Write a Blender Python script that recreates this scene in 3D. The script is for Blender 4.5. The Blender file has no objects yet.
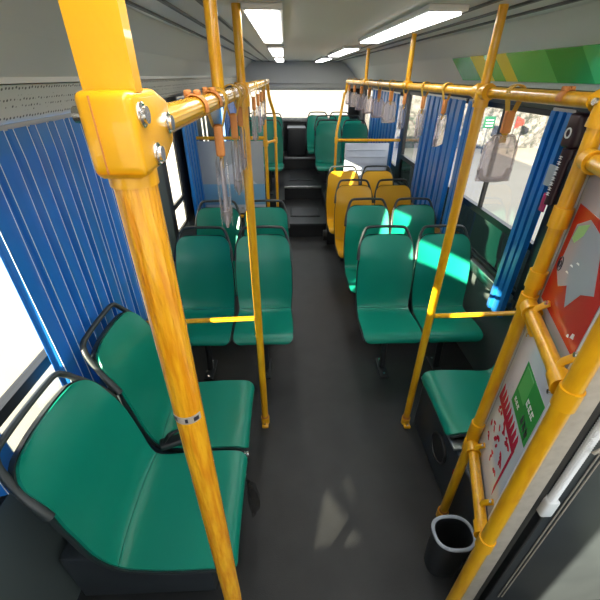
import bpy, bmesh, math, random
from mathutils import Vector, Matrix
random.seed(7)
C = bpy.context.scene.collection
PI = math.pi
LW, RW = -1.0, 1.52          # inner faces of the side walls
RZ = 2.005                   # grab rail height

# ------------------------------------------------------------------ materials
def mat(name, col, rough=.5, metal=0., coat=0., spec=.5, noise=None, bump=None, sub=0, trans=0., stretch=(1,1,1)):
    m = bpy.data.materials.new(name); m.use_nodes = True
    nt = m.node_tree; b = nt.nodes['Principled BSDF']
    b.inputs['Base Color'].default_value = (*col, 1)
    b.inputs['Roughness'].default_value = rough
    b.inputs['Metallic'].default_value = metal
    b.inputs['Coat Weight'].default_value = coat
    b.inputs['Specular IOR Level'].default_value = spec
    tc = mp = None
    if noise or bump:
        tc = nt.nodes.new('ShaderNodeTexCoord'); mp = nt.nodes.new('ShaderNodeMapping')
        mp.inputs['Scale'].default_value = stretch
        nt.links.new(tc.outputs['Object'], mp.inputs[0])
    if noise:
        sc, col2, lo, hi = noise
        n = nt.nodes.new('ShaderNodeTexNoise'); n.inputs['Scale'].default_value = sc; n.inputs['Detail'].default_value = 5
        r = nt.nodes.new('ShaderNodeValToRGB')
        r.color_ramp.elements[0].position = lo; r.color_ramp.elements[0].color = (*col2, 1)
        r.color_ramp.elements[1].position = hi; r.color_ramp.elements[1].color = (*col, 1)
        nt.links.new(mp.outputs[0], n.inputs['Vector']); nt.links.new(n.outputs['Fac'], r.inputs[0])
        nt.links.new(r.outputs[0], b.inputs['Base Color'])
    if bump:
        sc, st = bump
        n = nt.nodes.new('ShaderNodeTexNoise'); n.inputs['Scale'].default_value = sc; n.inputs['Detail'].default_value = 3
        bp = nt.nodes.new('ShaderNodeBump'); bp.inputs['Strength'].default_value = st; bp.inputs['Distance'].default_value = .004
        nt.links.new(mp.outputs[0], n.inputs['Vector']); nt.links.new(n.outputs['Fac'], bp.inputs['Height'])
        nt.links.new(bp.outputs[0], b.inputs['Normal'])
    return m

def glass(name, tint, gloss=.08, fac=None):
    m = bpy.data.materials.new(name); m.use_nodes = True
    nt = m.node_tree; nt.nodes.remove(nt.nodes['Principled BSDF'])
    out = nt.nodes['Material Output']
    t = nt.nodes.new('ShaderNodeBsdfTransparent'); t.inputs[0].default_value = (*tint, 1)
    g = nt.nodes.new('ShaderNodeBsdfGlossy'); g.inputs['Roughness'].default_value = .02
    lw = nt.nodes.new('ShaderNodeLayerWeight'); lw.inputs[0].default_value = .5
    pw = nt.nodes.new('ShaderNodeMath'); pw.operation = 'POWER'; pw.inputs[1].default_value = 4
    fr = nt.nodes.new('ShaderNodeMath'); fr.operation = 'MULTIPLY_ADD'; fr.inputs[1].default_value = .75; fr.inputs[2].default_value = gloss*.5
    mx = nt.nodes.new('ShaderNodeMixShader')
    nt.links.new(lw.outputs['Facing'], pw.inputs[0]); nt.links.new(pw.outputs[0], fr.inputs[0])
    nt.links.new(fr.outputs[0], mx.inputs[0]); nt.links.new(t.outputs[0], mx.inputs[1]); nt.links.new(g.outputs[0], mx.inputs[2])
    nt.links.new(mx.outputs[0], out.inputs[0])
    return m

def emis(name, col, s):
    m = bpy.data.materials.new(name); m.use_nodes = True
    b = m.node_tree.nodes['Principled BSDF']
    b.inputs['Base Color'].default_value = (*col, 1)
    b.inputs['Emission Color'].default_value = (*col, 1); b.inputs['Emission Strength'].default_value = s
    return m

M = dict(
 green=mat('green_plastic', (.004,.245,.168), .32, noise=(3,(.003,.225,.152),.3,.7), bump=(260,.06)),
 yellow=mat('yellow_plastic', (.80,.42,.012), .34, noise=(3,(.74,.38,.01),.3,.7)),
 shell=mat('dark_grey_plastic', (.022,.03,.032), .38, bump=(200,.1)),
 pole=mat('yellow_paint', (.80,.42,.008), .28, coat=.4, noise=(30,(.66,.30,.006),.32,.6), stretch=(1,1,.25), bump=(60,.25)),
 pole_old=mat('worn_orange_yellow_paint', (.90,.45,.014), .27, coat=.6, noise=(90,(.74,.28,.006),.36,.6), stretch=(1,1,.12), bump=(120,1.0)),
 cast=mat('cast_yellow_paint', (.80,.40,.008), .33, coat=.3, bump=(40,.2)),
 strap=mat('orange_leather', (.60,.23,.06), .6, bump=(200,.3)),
 web=mat('yellow_webbing', (.62,.36,.03), .7, bump=(300,.4)),
 steel=mat('bright_steel', (.75,.76,.78), .22, metal=1),
 alu=mat('brushed_aluminium', (.55,.57,.57), .35, metal=1, noise=(20,(.4,.42,.42),.3,.7), stretch=(1,.1,1)),
 iron=mat('dark_iron', (.05,.055,.06), .45, metal=.6),
 floor=mat('grey_vinyl', (.025,.0265,.028), .42, noise=(5,(.015,.0165,.018),.3,.72), bump=(220,.35), spec=.45),
 wallp=mat('grey_panel', (.075,.095,.095), .5, bump=(120,.1)),
 wall_up=mat('pale_grey_panel', (.60,.61,.60), .5),
 black=mat('black_plastic', (.012,.013,.015), .4),
 arch=mat('dark_grey_vinyl_cover', (.033,.04,.048), .42, noise=(6,(.024,.03,.037),.3,.7)),
 rubber=mat('black_rubber', (.01,.01,.01), .65),
 ceil=mat('pale_grey_ceiling', (.6,.61,.6), .45),
 groove=mat('dark_groove', (.06,.065,.065), .5),
 beige=mat('beige_painted_metal', (.43,.385,.33), .45, noise=(30,(.36,.32,.27),.3,.6)),
 white=mat('white_plastic', (.72,.74,.76), .4),
 white_paint=mat('white_print', (.85,.85,.85), .5),
 offw=mat('off_white_board', (.60,.64,.72), .3, noise=(4,(.5,.54,.63),.3,.7)),
 acryl=mat('grey_lavender_board', (.43,.44,.50), .12, coat=.6),
 poster=mat('white_poster', (.78,.80,.86), .14, coat=.6, noise=(4,(.56,.60,.68),.3,.7)),
 red=mat('red_print', (.55,.025,.02), .2, coat=.5),
 crimson=mat('crimson_print', (.56,.012,.05), .25, coat=.4),
 greenp=mat('green_print', (.03,.33,.06), .25, coat=.4),
 greenl=mat('bright_green_print', (.10,.50,.12), .25, coat=.4),
 inky=mat('black_print', (.02,.02,.03), .3),
 maroon=mat('maroon_plastic', (.028,.007,.011), .35),
 magenta=mat('magenta_print', (.45,.02,.14), .4),
 glass=glass('clear_glass', (.97,.965,.95), .05),
 tint=glass('dark_tinted_glass', (.13,.17,.17), .10),
 tint_l=glass('pale_glass', (.9,.92,.92), .05),

 concrete=mat('pale_concrete', (.30,.27,.222), .8, noise=(.9,(.26,.235,.193),.3,.7), bump=(6,.5)),
 lamp=emis('fill_lamp_panel', (1,.98,.94), 10.0),
 blue_print=mat('pale_blue_print', (.17,.38,.60), .35),
 grey_print=mat('grey_print', (.36,.40,.45), .35),
 ad_y=mat('yellow_print', (.75,.60,.05), .4),
)
def curtain_mat():
    m = bpy.data.materials.new('blue_satin_curtain'); m.use_nodes = True
    nt = m.node_tree; b = nt.nodes['Principled BSDF']
    b.inputs['Base Color'].default_value = (.006,.175,.56,1); b.inputs['Roughness'].default_value = .33
    b.inputs['Specular IOR Level'].default_value = .6
    b.inputs['Sheen Weight'].default_value = .1
    tr = nt.nodes.new('ShaderNodeBsdfTranslucent'); tr.inputs[0].default_value = (.008,.20,.62,1)
    mx = nt.nodes.new('ShaderNodeMixShader'); mx.inputs[0].default_value = .16
    nt.links.new(b.outputs[0], mx.inputs[1]); nt.links.new(tr.outputs[0], mx.inputs[2])
    nt.links.new(mx.outputs[0], nt.nodes['Material Output'].inputs[0])
    return m
M['curtain'] = curtain_mat()
def plastic_film(name, tint, milk, fac):
    m = glass(name, tint, .08); nt = m.node_tree; out = nt.nodes['Material Output']; src = out.inputs[0].links[0].from_socket
    d = nt.nodes.new('ShaderNodeBsdfDiffuse'); d.inputs[0].default_value = (*milk, 1)
    t = nt.nodes.new('ShaderNodeBsdfTranslucent'); t.inputs[0].default_value = (*milk, 1)
    a = nt.nodes.new('ShaderNodeMixShader'); a.inputs[0].default_value = .5; b = nt.nodes.new('ShaderNodeMixShader'); b.inputs[0].default_value = fac
    nt.links.new(d.outputs[0], a.inputs[1]); nt.links.new(t.outputs[0], a.inputs[2]); nt.links.new(src, b.inputs[1]); nt.links.new(a.outputs[0], b.inputs[2])
    nt.links.new(b.outputs[0], out.inputs[0]); return m
M['clear'] = plastic_film('clear_plastic', (.96,.94,.95), (.80,.74,.74), .16)
M['milky'] = plastic_film('milky_sun_block', (.9,.9,.9), (.95,.95,.93), .93)  # white panes added to stop direct sun and look like bright daylight
M['clear_edge'] = plastic_film('clear_plastic_edge', (.90,.88,.9), (.62,.58,.60), .35)
M['fold_glint'] = mat('pale_fold_glint', (.80,.86,.92), .35)  # pale colour stands in for glossy highlights on the curtain folds
def perforated():
    m = mat('perforated_grey_trim', (.30,.31,.31), .45)
    nt = m.node_tree; b = nt.nodes['Principled BSDF']
    tc = nt.nodes.new('ShaderNodeTexCoord'); v = nt.nodes.new('ShaderNodeTexVoronoi'); v.inputs['Scale'].default_value = 55
    v.inputs['Randomness'].default_value = .25
    r = nt.nodes.new('ShaderNodeValToRGB'); r.color_ramp.elements[0].position = .22; r.color_ramp.elements[0].color = (.09,.09,.09,1)
    r.color_ramp.elements[1].position = .3; r.color_ramp.elements[1].color = (.62,.62,.60,1)
    nt.links.new(tc.outputs['Object'], v.inputs['Vector']); nt.links.new(v.outputs['Distance'], r.inputs[0]); nt.links.new(r.outputs[0], b.inputs['Base Color'])
    return m
M['perf'] = perforated()
def railmat():
    m = mat('dimpled_yellow_rail', (.72,.40,.012), .25, coat=.5)
    nt = m.node_tree; b = nt.nodes['Principled BSDF']
    tc = nt.nodes.new('ShaderNodeTexCoord'); v = nt.nodes.new('ShaderNodeTexVoronoi'); v.inputs['Scale'].default_value = 160
    v.inputs['Randomness'].default_value = .1
    bp = nt.nodes.new('ShaderNodeBump'); bp.inputs['Strength'].default_value = .9; bp.inputs['Distance'].default_value = .002
    nt.links.new(tc.outputs['Object'], v.inputs['Vector']); nt.links.new(v.outputs['Distance'], bp.inputs['Height']); nt.links.new(bp.outputs[0], b.inputs['Normal'])
    return m
M['rail'] = railmat()
def gravel():
    m = mat('speckled_stone', (.5,.5,.48), .8)
    nt = m.node_tree; b = nt.nodes['Principled BSDF']
    tc = nt.nodes.new('ShaderNodeTexCoord'); v = nt.nodes.new('ShaderNodeTexVoronoi'); v.inputs['Scale'].default_value = 4.5
    n = nt.nodes.new('ShaderNodeTexNoise'); n.inputs['Scale'].default_value = 5; n.inputs['Detail'].default_value = 9; n.inputs['Roughness'].default_value = .8
    r = nt.nodes.new('ShaderNodeValToRGB'); r.color_ramp.elements[0].position = .42; r.color_ramp.elements[0].color = (.03,.035,.03,1)
    r.color_ramp.elements[1].position = .58; r.color_ramp.elements[1].color = (.17,.16,.165,1)
    nt.links.new(tc.outputs['Object'], n.inputs['Vector']); nt.links.new(n.outputs['Fac'], r.inputs[0]); nt.links.new(r.outputs[0], b.inputs['Base Color'])
    return m
M['gravel'] = gravel()

# ------------------------------------------------------------------ mesh helpers
class MB:
    def __init__(s): s.bm = bmesh.new(); s.mi = 0
    def _n(s, f): f.material_index = s.mi; return f
    def box(s, x0, x1, y0, y1, z0, z1, bev=0., mtx=None):
        vs = [s.bm.verts.new((x, y, z)) for x in (x0, x1) for y in (y0, y1) for z in (z0, z1)]
        fs = [s._n(s.bm.faces.new([vs[i] for i in q])) for q in ((0,1,3,2),(4,6,7,5),(0,4,5,1),(2,3,7,6),(0,2,6,4),(1,5,7,3))]
        if mtx: bmesh.ops.transform(s.bm, matrix=mtx, verts=vs)
        if bev > 0:
            es = list({e for f in fs for e in f.edges})
            r = bmesh.ops.bevel(s.bm, geom=es, offset=bev, segments=3, profile=.5, affect='EDGES')
            for f in r['faces']: f.material_index = s.mi
        return s
    def tube(s, pts, r, seg=14, close=False, flat=1.0, up=(0,0,1), cap=True, radii=None):
        P = [Vector(p) for p in pts]; n = len(P); rings = []; up = Vector(up); prev = None
        for i in range(n):
            if close: t = (P[(i+1) % n] - P[i-1])
            else: t = P[min(i+1, n-1)] - P[max(i-1, 0)]
            t.normalize()
            if prev is None:
                a = up if abs(t.dot(up)) < .95 else Vector((1, 0, 0))
                u = (a - t*a.dot(t)).normalized()
            else:
                u = (prev - t*prev.dot(t)).normalized()
            prev = u; v = t.cross(u); rr = radii[i] if radii else r
            rings.append([s.bm.verts.new(P[i] + u*math.cos(k*2*PI/seg)*rr*flat + v*math.sin(k*2*PI/seg)*rr) for k in range(seg)])
        for i in range(n if close else n-1):
            a, b = rings[i], rings[(i+1) % n]
            for k in range(seg): s._n(s.bm.faces.new((a[k], a[(k+1) % seg], b[(k+1) % seg], b[k])))
        if not close and cap:
            s._n(s.bm.faces.new(rings[0][::-1])); s._n(s.bm.faces.new(rings[-1]))
        return s
    def cyl(s, a, b, r, seg=20): return s.tube([a, b], r, seg)
    def poly(s, pts, d):
        d = Vector(d); a = [s.bm.verts.new(Vector(p)) for p in pts]; b = [s.bm.verts.new(Vector(p)+d) for p in pts]; n = len(a)
        s._n(s.bm.faces.new(a[::-1])); s._n(s.bm.faces.new(b))
        for i in range(n): s._n(s.bm.faces.new((a[i], a[(i+1) % n], b[(i+1) % n], b[i])))
        return s
    def grid(s, G, closed_v=False):
        V = [[s.bm.verts.new(p) for p in row] for row in G]
        for i in range(len(V)-1):
            for j in range(len(V[0])-1): s._n(s.bm.faces.new((V[i][j], V[i+1][j], V[i+1][j+1], V[i][j+1])))
        return V
    def solid(s, G1, G2):
        """closed slab between two grids of equal size"""
        A = s.grid(G1); B = [[s.bm.verts.new(p) for p in row] for row in G2]
        n, m = len(A), len(A[0])
        for i in range(n-1):
            for j in range(m-1): s._n(s.bm.faces.new((B[i][j], B[i][j+1], B[i+1][j+1], B[i+1][j])))
        for i in range(n-1):
            s._n(s.bm.faces.new((A[i][0], B[i][0], B[i+1][0], A[i+1][0]))); s._n(s.bm.faces.new((A[i][-1], A[i+1][-1], B[i+1][-1], B[i][-1])))
        for j in range(m-1):
            s._n(s.bm.faces.new((A[0][j], A[0][j+1], B[0][j+1], B[0][j]))); s._n(s.bm.faces.new((A[-1][j], B[-1][j], B[-1][j+1], A[-1][j+1])))
        return s
    def build(s, name, mats, parent=None, smooth=True, angle=40):
        bmesh.ops.recalc_face_normals(s.bm, faces=s.bm.faces)
        me = bpy.data.meshes.new(name); s.bm.to_mesh(me); s.bm.free()
        for m in (mats if isinstance(mats, (list, tuple)) else [mats]): me.materials.append(m)
        if smooth:
            for p in me.polygons: p.use_smooth = True
            try: me.set_sharp_from_angle(angle=math.radians(angle))
            except Exception: pass
        o = bpy.data.objects.new(name, me); C.objects.link(o)
        if parent: o.parent = parent
        return o
def tag(o, label=None, cat=None, group=None, kind=None):
    if label: o['label'] = label
    if cat: o['category'] = cat
    if group: o['group'] = group
    if kind: o['kind'] = kind
    return o
def struct(o): o['kind'] = 'structure'; return o
def empty(name, loc=(0,0,0), rz=0):
    o = bpy.data.objects.new(name, None); C.objects.link(o); o.location = loc; o.rotation_euler = (0, 0, rz); return o
def copy_tree(o, parent=None):
    c = o.copy(); C.objects.link(c)
    if parent: c.parent = parent
    for ch in list(o.children): copy_tree(ch, c)
    return c
def smoothpath(pts, k=6):
    P = [Vector(p) for p in pts]; P = [2*P[0]-P[1]] + P + [2*P[-1]-P[-2]]; out = []
    for i in range(1, len(P)-2):
        for j in range(k):
            t = j/k; a, b, c, d = P[i-1:i+3]
            out.append(.5*((2*b)+(c-a)*t+(2*a-5*b+4*c-d)*t*t+(-a+3*b-3*c+d)*t*t*t))
    out.append(P[-2]); return out

# ------------------------------------------------------------------ seats
PROF = smoothpath([(0,-.004,.392),(0,-.006,.412),(0,.008,.432),(0,.04,.443),(0,.14,.438),(0,.26,.428),(0,.345,.428),(0,.392,.455),(0,.418,.51),(0,.436,.60),(0,.455,.72),(0,.482,.85),(0,.518,.955),(0,.548,1.022)], 6)
NP = len(PROF); arc = [0.]
for i in range(1, NP): arc.append(arc[-1] + (PROF[i]-PROF[i-1]).length)
TOT = arc[-1]
def prof(t):
    t = max(0, min(TOT, t))
    for i in range(1, NP):
        if arc[i] >= t - 1e-9:
            k = (t-arc[i-1])/(arc[i]-arc[i-1]); p = PROF[i-1].lerp(PROF[i], k); d = (PROF[i]-PROF[i-1]).normalized()
            break
    n = Vector((0, -d.z, d.y)); return p, n       # normal points to the sitter
CREASE = .43
def lerp_tab(tab, t):
    for (a, va), (b, vb) in zip(tab, tab[1:]):
        if t <= b:
            k = (t-a)/(b-a); k = k*k*(3-2*k); return va + (vb-va)*k
    return tab[-1][1]
WT = [(0,.208),(.20,.210),(CREASE,.199),(.62,.209),(.75,.208),(.90,.196),(TOT,.186)]
def halfw(t, grow=0., R0=.06, R1=.10, t0=0., t1=TOT):
    w = lerp_tab(WT, t) + grow
    d0 = t - t0
    if d0 < R0: w -= R0 - math.sqrt(max(0, R0*R0-(R0-d0)**2))
    d1 = t1 - t
    if d1 < R1: w -= (R1 - math.sqrt(max(0, R1*R1-(R1-d1)**2)))
    return w
def cgrid(t0, t1, off, grow, nt=44, nu=18, R0=.05, R1=.11, dip=1.0):
    G = []
    for i in range(nt+1):
        k = i/nt; k = .5-.5*math.cos(PI*k) if True else k
        t = t0 + (t1-t0)*k; p, n = prof(t)
        w = halfw(t, grow, R0, R1, t0, t1)
        c = .028*dip*(.35 + .65*min(1, max(0, (t-.12)/.35))) * (1 - .5*max(0, (t-.85)/(TOT-.85) if t > .85 else 0))
        if t < .12: c *= max(0.25, t/.12)
        row = []
        for j in range(nu+1):
            u = -1 + 2*j/nu
            q = p + n*(off + c*(abs(u)**2.6)); row.append((u*w, q.y, q.z))
        G.append(row)
    return G
def make_seat(color, facing='row', leg=True):
    root = empty('bus_seat')
    b = MB(); b.solid(cgrid(0, TOT, -.004, .007, R0=.055, R1=.085), cgrid(0, TOT, -.026, .005, R0=.055, R1=.085)); b.build('shell', M['shell'], root)
    b = MB(); b.solid(cgrid(.004, CREASE+.002, .006, 0, nt=22, R0=.055, R1=.002), cgrid(.004, CREASE+.002, -.006, 0, nt=22, R0=.055, R1=.002)); b.build('seat', M[color], root, angle=60)
    b = MB(); b.solid(cgrid(CREASE+.004, TOT-.006, .006, 0, R0=.002, R1=.08), cgrid(CREASE+.004, TOT-.006, -.006, 0, R0=.002, R1=.08)); b.build('backrest', M[color], root, angle=60)
    b = MB()
    path = [(.205,.462,.845),(.202,.482,.895),(.193,.510,.95),(.175,.545,1.010),(.160,.562,1.045),(.138,.571,1.066),(.09,.574,1.071),(0,.575,1.073)]
    full = path + [(-x, y, z) for x, y, z in path[-2::-1]]
    sp = smoothpath(full, 5); n = len(sp)
    rad = [.0112 + .005*max(0, 1-min(i, n-1-i)/ (n*.22)) for i in range(n)]
    b.tube(sp, .0125, 10, radii=rad, up=(0,1,0)); b.build('handle', M['shell'], root)
    b = MB(); b.box(-.19,.19,.10,.14,.375,.405,.006); b.box(-.19,.19,.28,.32,.375,.405,.006); b.box(-.02,.02,.08,.34,.36,.385,.004); b.build('seat_frame', M['iron'], root)
    if leg:
        b = MB(); b.tube([(0,.16,.375),(0,.17,.2),(0,.15,.03)], .028, 12, flat=.8); b.box(-.035,.035,.04,.27,0,.016,.004); lg = b.build('leg', M['iron'], root)
        for yy in (.07,.24):
            b = MB(); b.cyl((0,yy,.014),(0,yy,.024),.009,8); b.build('bolt', M['steel'], lg)
    return root
def place(proto, first, x, y, z, rz, label, group, cat='seat'):
    o = proto if first else copy_tree(proto)
    o.location = (x, y, z); o.rotation_euler = (0, 0, rz); tag(o, label, cat, group); return o
GF = 'green plastic bus seats'
gs = make_seat('green'); gs_noleg = make_seat('green', leg=False); ys = make_seat('yellow')
g = dict(first=True); 
def green(x, y, z, rz, label, leg=True, grp='green seats in forward facing rows'):
    p = gs if leg else gs_noleg; k = 'g1' if leg else 'g0'
    f = k not in g; g[k] = 1
    return place(p, f, x, y, z, rz, label, grp)
S = .43
gA = green(-.645, 2.065, 0, 0, 'green seat between the blue curtain and the aisle seat, just behind the left crossbar')
gB = green(-.189, 2.065, 0, 0, 'green aisle seat behind the thin yellow pole on the left')
green(-.636, 2.745, 0, 0, 'green seat at the left wall, in front of the grey and blue partition board')
green(-.196, 2.745, 0, 0, 'green aisle seat left of the aisle, second row from the thin yellow pole')
gC = green(.760, 2.05, 0, 0, 'green aisle seat right of the aisle, nearest one, in front of the right floor leg')
gD = green(1.212, 2.05, 0, 0, 'green seat at the right wall behind the yellow pole, sunlit wedge on its backrest')
green(.757, 2.78, 0, 0, 'green aisle seat right of the aisle, between the front green seat and the yellow seats')
green(1.197, 2.78, 0, 0, 'green seat beside the right blue curtain, backrest half sunlit and half shaded')
green(-.235, 1.385, 0.02, PI/2, 'green side facing seat on the left, the farther of the two, under the blue curtain', leg=False, grp='side facing green seats').scale = (1.1,1.13,1.0)
green(-.235, .878, 0.02, PI/2, 'green side facing seat at the lower left corner, nearest seat in the photo', leg=False, grp='side facing green seats').scale = (1.2,1.16,1.0)
green(.845, 1.42, 0.03, -PI/2, 'green side facing seat on the dark wheel box at the right, beside the poster screen', leg=False, grp='side facing green seats').scale = (1.1,1.13,1.0)
for o in (gA, gB, gC, gD): o.scale = (1.035, 1, 1)
# yellow priority seats
ylab = [(.745, 3.50, 'yellow aisle seat directly behind the green seats on the right'),
        (1.185, 3.50, 'shaded yellow seat by the right curtain, nearer of the two at the wall'),
        (.72, 4.20, 'yellow aisle seat farthest back, in front of the raised rear floor'),
        (1.16, 4.20, 'bright sunlit yellow seat in front of the white ribbed board')]
for i, (x, y, l) in enumerate(ylab): place(ys, i == 0, x, y, 0, 0, l, 'yellow seats on the right')
# rear raised rows
PZ = .36
rear = [(.70, 6.0, 'green aisle seat on the raised rear floor at the right, front row'),
        (1.14, 6.0, 'green seat behind the bent yellow pole on the raised rear floor, window side'),
        (.74, 6.75, 'green aisle seat on the raised rear floor at the right, middle row'),
        (1.18, 6.75, 'green window seat in the middle row of the raised rear floor at the right'),
        (.64, 7.5, 'green seat right of the centre in the last row under the rear window'),
        (1.08, 7.5, 'green seat in the right corner of the last row'),
        (-.27, 6.0, 'green aisle seat on the raised rear floor at the left, behind two yellow poles'),
        (-.71, 6.0, 'green window seat on the raised rear floor at the left, front row'),
        (-.27, 7.2, 'green aisle seat on the left at the rear, its arched handle against the rear window'),
        (-.71, 7.2, 'green seat in the left rear corner of the bus')]
for x, y, l in rear: green(x, y, PZ, 0, l, grp='green seats on the raised rear floor')
# buckle between the side facing seats
b = MB(); b.box(-.07,.07,-.028,.028,0,.035,.01); b.tube([(-.05,0,.03),(-.02,.0,.07),(.03,.02,.065),(.06,.04,.03)],.014,8,flat=.5)
o = b.build('seat_belt_buckle', M['black']); o.location = (-.575, 1.16, .505); o.rotation_euler = (0,0,.35); tag(o, 'black seat belt buckle lying between the two left side facing seats', 'buckle')
# bench frame of side seats
root = empty('seat_bench', (-.6, 1.15, 0))
def rel(o): o.location = -Vector(o.parent.location); return o
b = MB(); b.box(-.97,-.36,.72,1.60,0,.36,.01); rel(b.build('base_box', M['arch'], root))
b = MB(); b.tube([(-.262,1.145,.40),(-.255,1.145,.25),(-.30,1.145,.02)],.014,10); rel(b.build('leg', M['alu'], root))
b = MB(); b.cyl((-.236,1.145,.425),(-.215,1.145,.425),.013,12); rel(b.build('bolt', M['steel'], root))
b = MB(); b.box(-.93,-.27,1.13,1.16,.36,.405,.004); rel(b.build('bracket', M['iron'], root))
tag(root, 'dark box frame under the two left side facing seats with silver bolt and leg', 'seat base')
# clear plastic bag at the front edge of the near seat
rows = []
for i in range(13):
    t = i/12; r = .012 + .05*math.sin(PI*min(1, t*1.15))**.7*(.5+.6*t)
    rows.append([( -.205+.022*math.sin(3*t)+r*.5*math.cos(a*2*PI/16)*(1+.2*math.sin(3*a)), .985+r*math.sin(a*2*PI/16)*(1+.18*math.cos(5*a+i)), .44-.30*t) for a in range(17)])
b = MB(); b.grid(rows); b.tube([(-.212,.985,.46),(-.20,.985,.445),(-.205,.985,.43)],.006,6)
tag(b.build('plastic_bag', glass('milky_plastic', (.62,.62,.62), .12)), 'crumpled clear plastic bag hanging at the front edge of the nearest green seat', 'plastic bag')

# ------------------------------------------------------------------ wheel boxes right
def speaker(parent, x, y, z, r, nx):
    b = MB(); pts = []
    b.cyl((x, y, z), (x+nx*.012, y, z), r, 32); sc_ = b.build('speaker_cover', M['rubber'], parent)
    b = MB(); b.tube([(x+nx*.012, y+r*math.cos(a*PI/16), z+r*math.sin(a*PI/16)) for a in range(32)], .006, 8, close=True, up=(1,0,0)); b.build('speaker_ring', M['black'], sc_)
root = empty('wheel_box', (1.15, 1.2, 0)); 
b = MB(); b.box(.862-1.15, RW-1.15-.01, .70-1.2, 1.665-1.2, 0, .40, .018); b.build('cover', M['arch'], root)
b = MB(); b.box(.845-1.15, RW-1.15-.01, .70-1.2+.44, 1.675-1.2, .40, .418, .006); b.build('edge_trim', M['alu'], root)
speaker(root, .862-1.15, .08, .235, .085, -1)
b = MB(); b.box(-.300,-.287,-.16,-.10,.27,.31,.003); b.build('warning_sticker', M['crimson'], root)
tag(root, 'dark grey wheel box under the right side facing seat with round black grille', 'wheel box')
root = empty('step_box', (1.1, 4.5, 0))
b = MB(); b.box(.56-1.1, RW-1.1-.01, .26, .50, 0, .30, .012); b.build('cover', M['black'], root)
b = MB(); b.cyl((.50-1.1, .28, .14), (.555-1.1, .28, .14), .075, 24); b.build('round_cap', M['rubber'], root)
tag(root, 'dark box with round cap at the foot of the rear steps, right of the aisle', 'box')

# ------------------------------------------------------------------ shell of the bus
b = MB(); b.box(LW-.05, RW+.05, -1.7, 9.0, -.06, 0); struct(b.build('floor', M['floor'], smooth=False))
b = MB(); b.box(LW-.05, RW+.05, -1.7, 9.0, 2.28, 2.34)
for x in (-.55,-.42,-.29,.72,.85,.98): b.mi = 1; b.box(x-.008, x+.008, -1.6, 8.3, 2.272, 2.281)
struct(b.build('ceiling', [M['ceil'], M['groove']], smooth=False))
def wall(x, side, spans, name):
    """side wall with window openings: spans = (y0,y1,z0,z1)"""
    b = MB(); t = .05*side; xa, xb = sorted((x, x+t)); ys = sorted({-1.7, 9.0} | {s[0] for s in spans} | {s[1] for s in spans})
    for y0, y1 in zip(ys, ys[1:]):
        op = [s for s in spans if s[0] <= y0+1e-6 and s[1] >= y1-1e-6]
        if not op: b.mi = 1; b.box(xa, xb, y0, y1, .78, 1.9); b.mi = 0; b.box(xa, xb, y0, y1, -.05, .78)
        else:
            b.mi = 0; b.box(xa, xb, y0, y1, -.05, op[0][2])
            if op[0][3] < 1.9: b.mi = 1; b.box(xa, xb, y0, y1, op[0][3], 1.9)
        b.mi = 2; b.box(xa, xb, y0, y1, 1.9, 2.3)
    return struct(b.build(name, [M['wallp'], M['black'], M['wall_up']], smooth=False))
DZ = .13
LSP = [(-.85,.32,DZ,1.90), (.42,2.62,.80,1.90), (2.70,3.06,1.66,1.90), (4.72,5.20,.05,1.90), (6.3,7.9,.95,1.86), (3.16,3.56,.80,1.90)]
RSP = [(-1.3,.5,.86,1.89), (.62,1.74,.80,1.89), (1.98,5.04,.80,1.89), (5.17,7.9,.95,1.86)]
wall(LW, -1, LSP, 'wall_left'); wall(RW, 1, RSP, 'wall_right')
def window(name, x, side, sp, bar=None, mull=(), low='glass', mt='black', top='glass'):
    y0, y1, z0, z1 = sp; r = empty(name); r['kind'] = 'structure'; xc = x + .02*side
    b = MB()
    f = .028
    for q in ((y0,y1,z0,z0+f),(y0,y1,z1-f,z1),(y0,y0+f,z0,z1),(y1-f,y1,z0,z1)): b.box(xc-.018, xc+.018, *q)
    if bar: b.box(xc-.022, xc+.018, y0, y1, bar-.024, bar+.024)
    for y in mull: b.box(xc-.014, xc+.014, y-.012, y+.012, bar or z0, z1)
    b.build('window_frame', M[mt], r, smooth=False)
    b = MB(); b.box(xc-.002, xc+.002, y0, y1, bar or z0, z1); b.build('pane', M[top], r, smooth=False)
    if bar: b = MB(); b.box(xc-.002, xc+.002, y0, y1, z0, bar); b.build('pane', M[low], r, smooth=False)
    return r
window('window_1', LW, -1, LSP[1], bar=1.05, mull=(1.6,), low='tint_l')
window('added_vent_window', LW, -1, LSP[2])  # small upper opening added to let sun reach the yellow seats
window('window_10', LW, -1, LSP[5], bar=1.05, low='milky', top='milky')
window('window_3', LW, -1, LSP[4])
window('window_4', RW, 1, RSP[0], bar=1.16)
window('window_5', RW, 1, RSP[1], bar=1.16, low='tint')
window('window_6', RW, 1, RSP[2], bar=1.15, mull=(2.78,4.3), low='tint')
window('window_7', RW, 1, RSP[3], mull=(5.6,))
for y0, y1 in ((1.98,5.04),):
    b = MB(); b.box(RW-.045, RW, y0, y1, .765, .80, .006); b.box(RW-.02, RW, y0, y1, .70, .765, .004); struct(b.build('trim_1', M['alu']))
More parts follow.
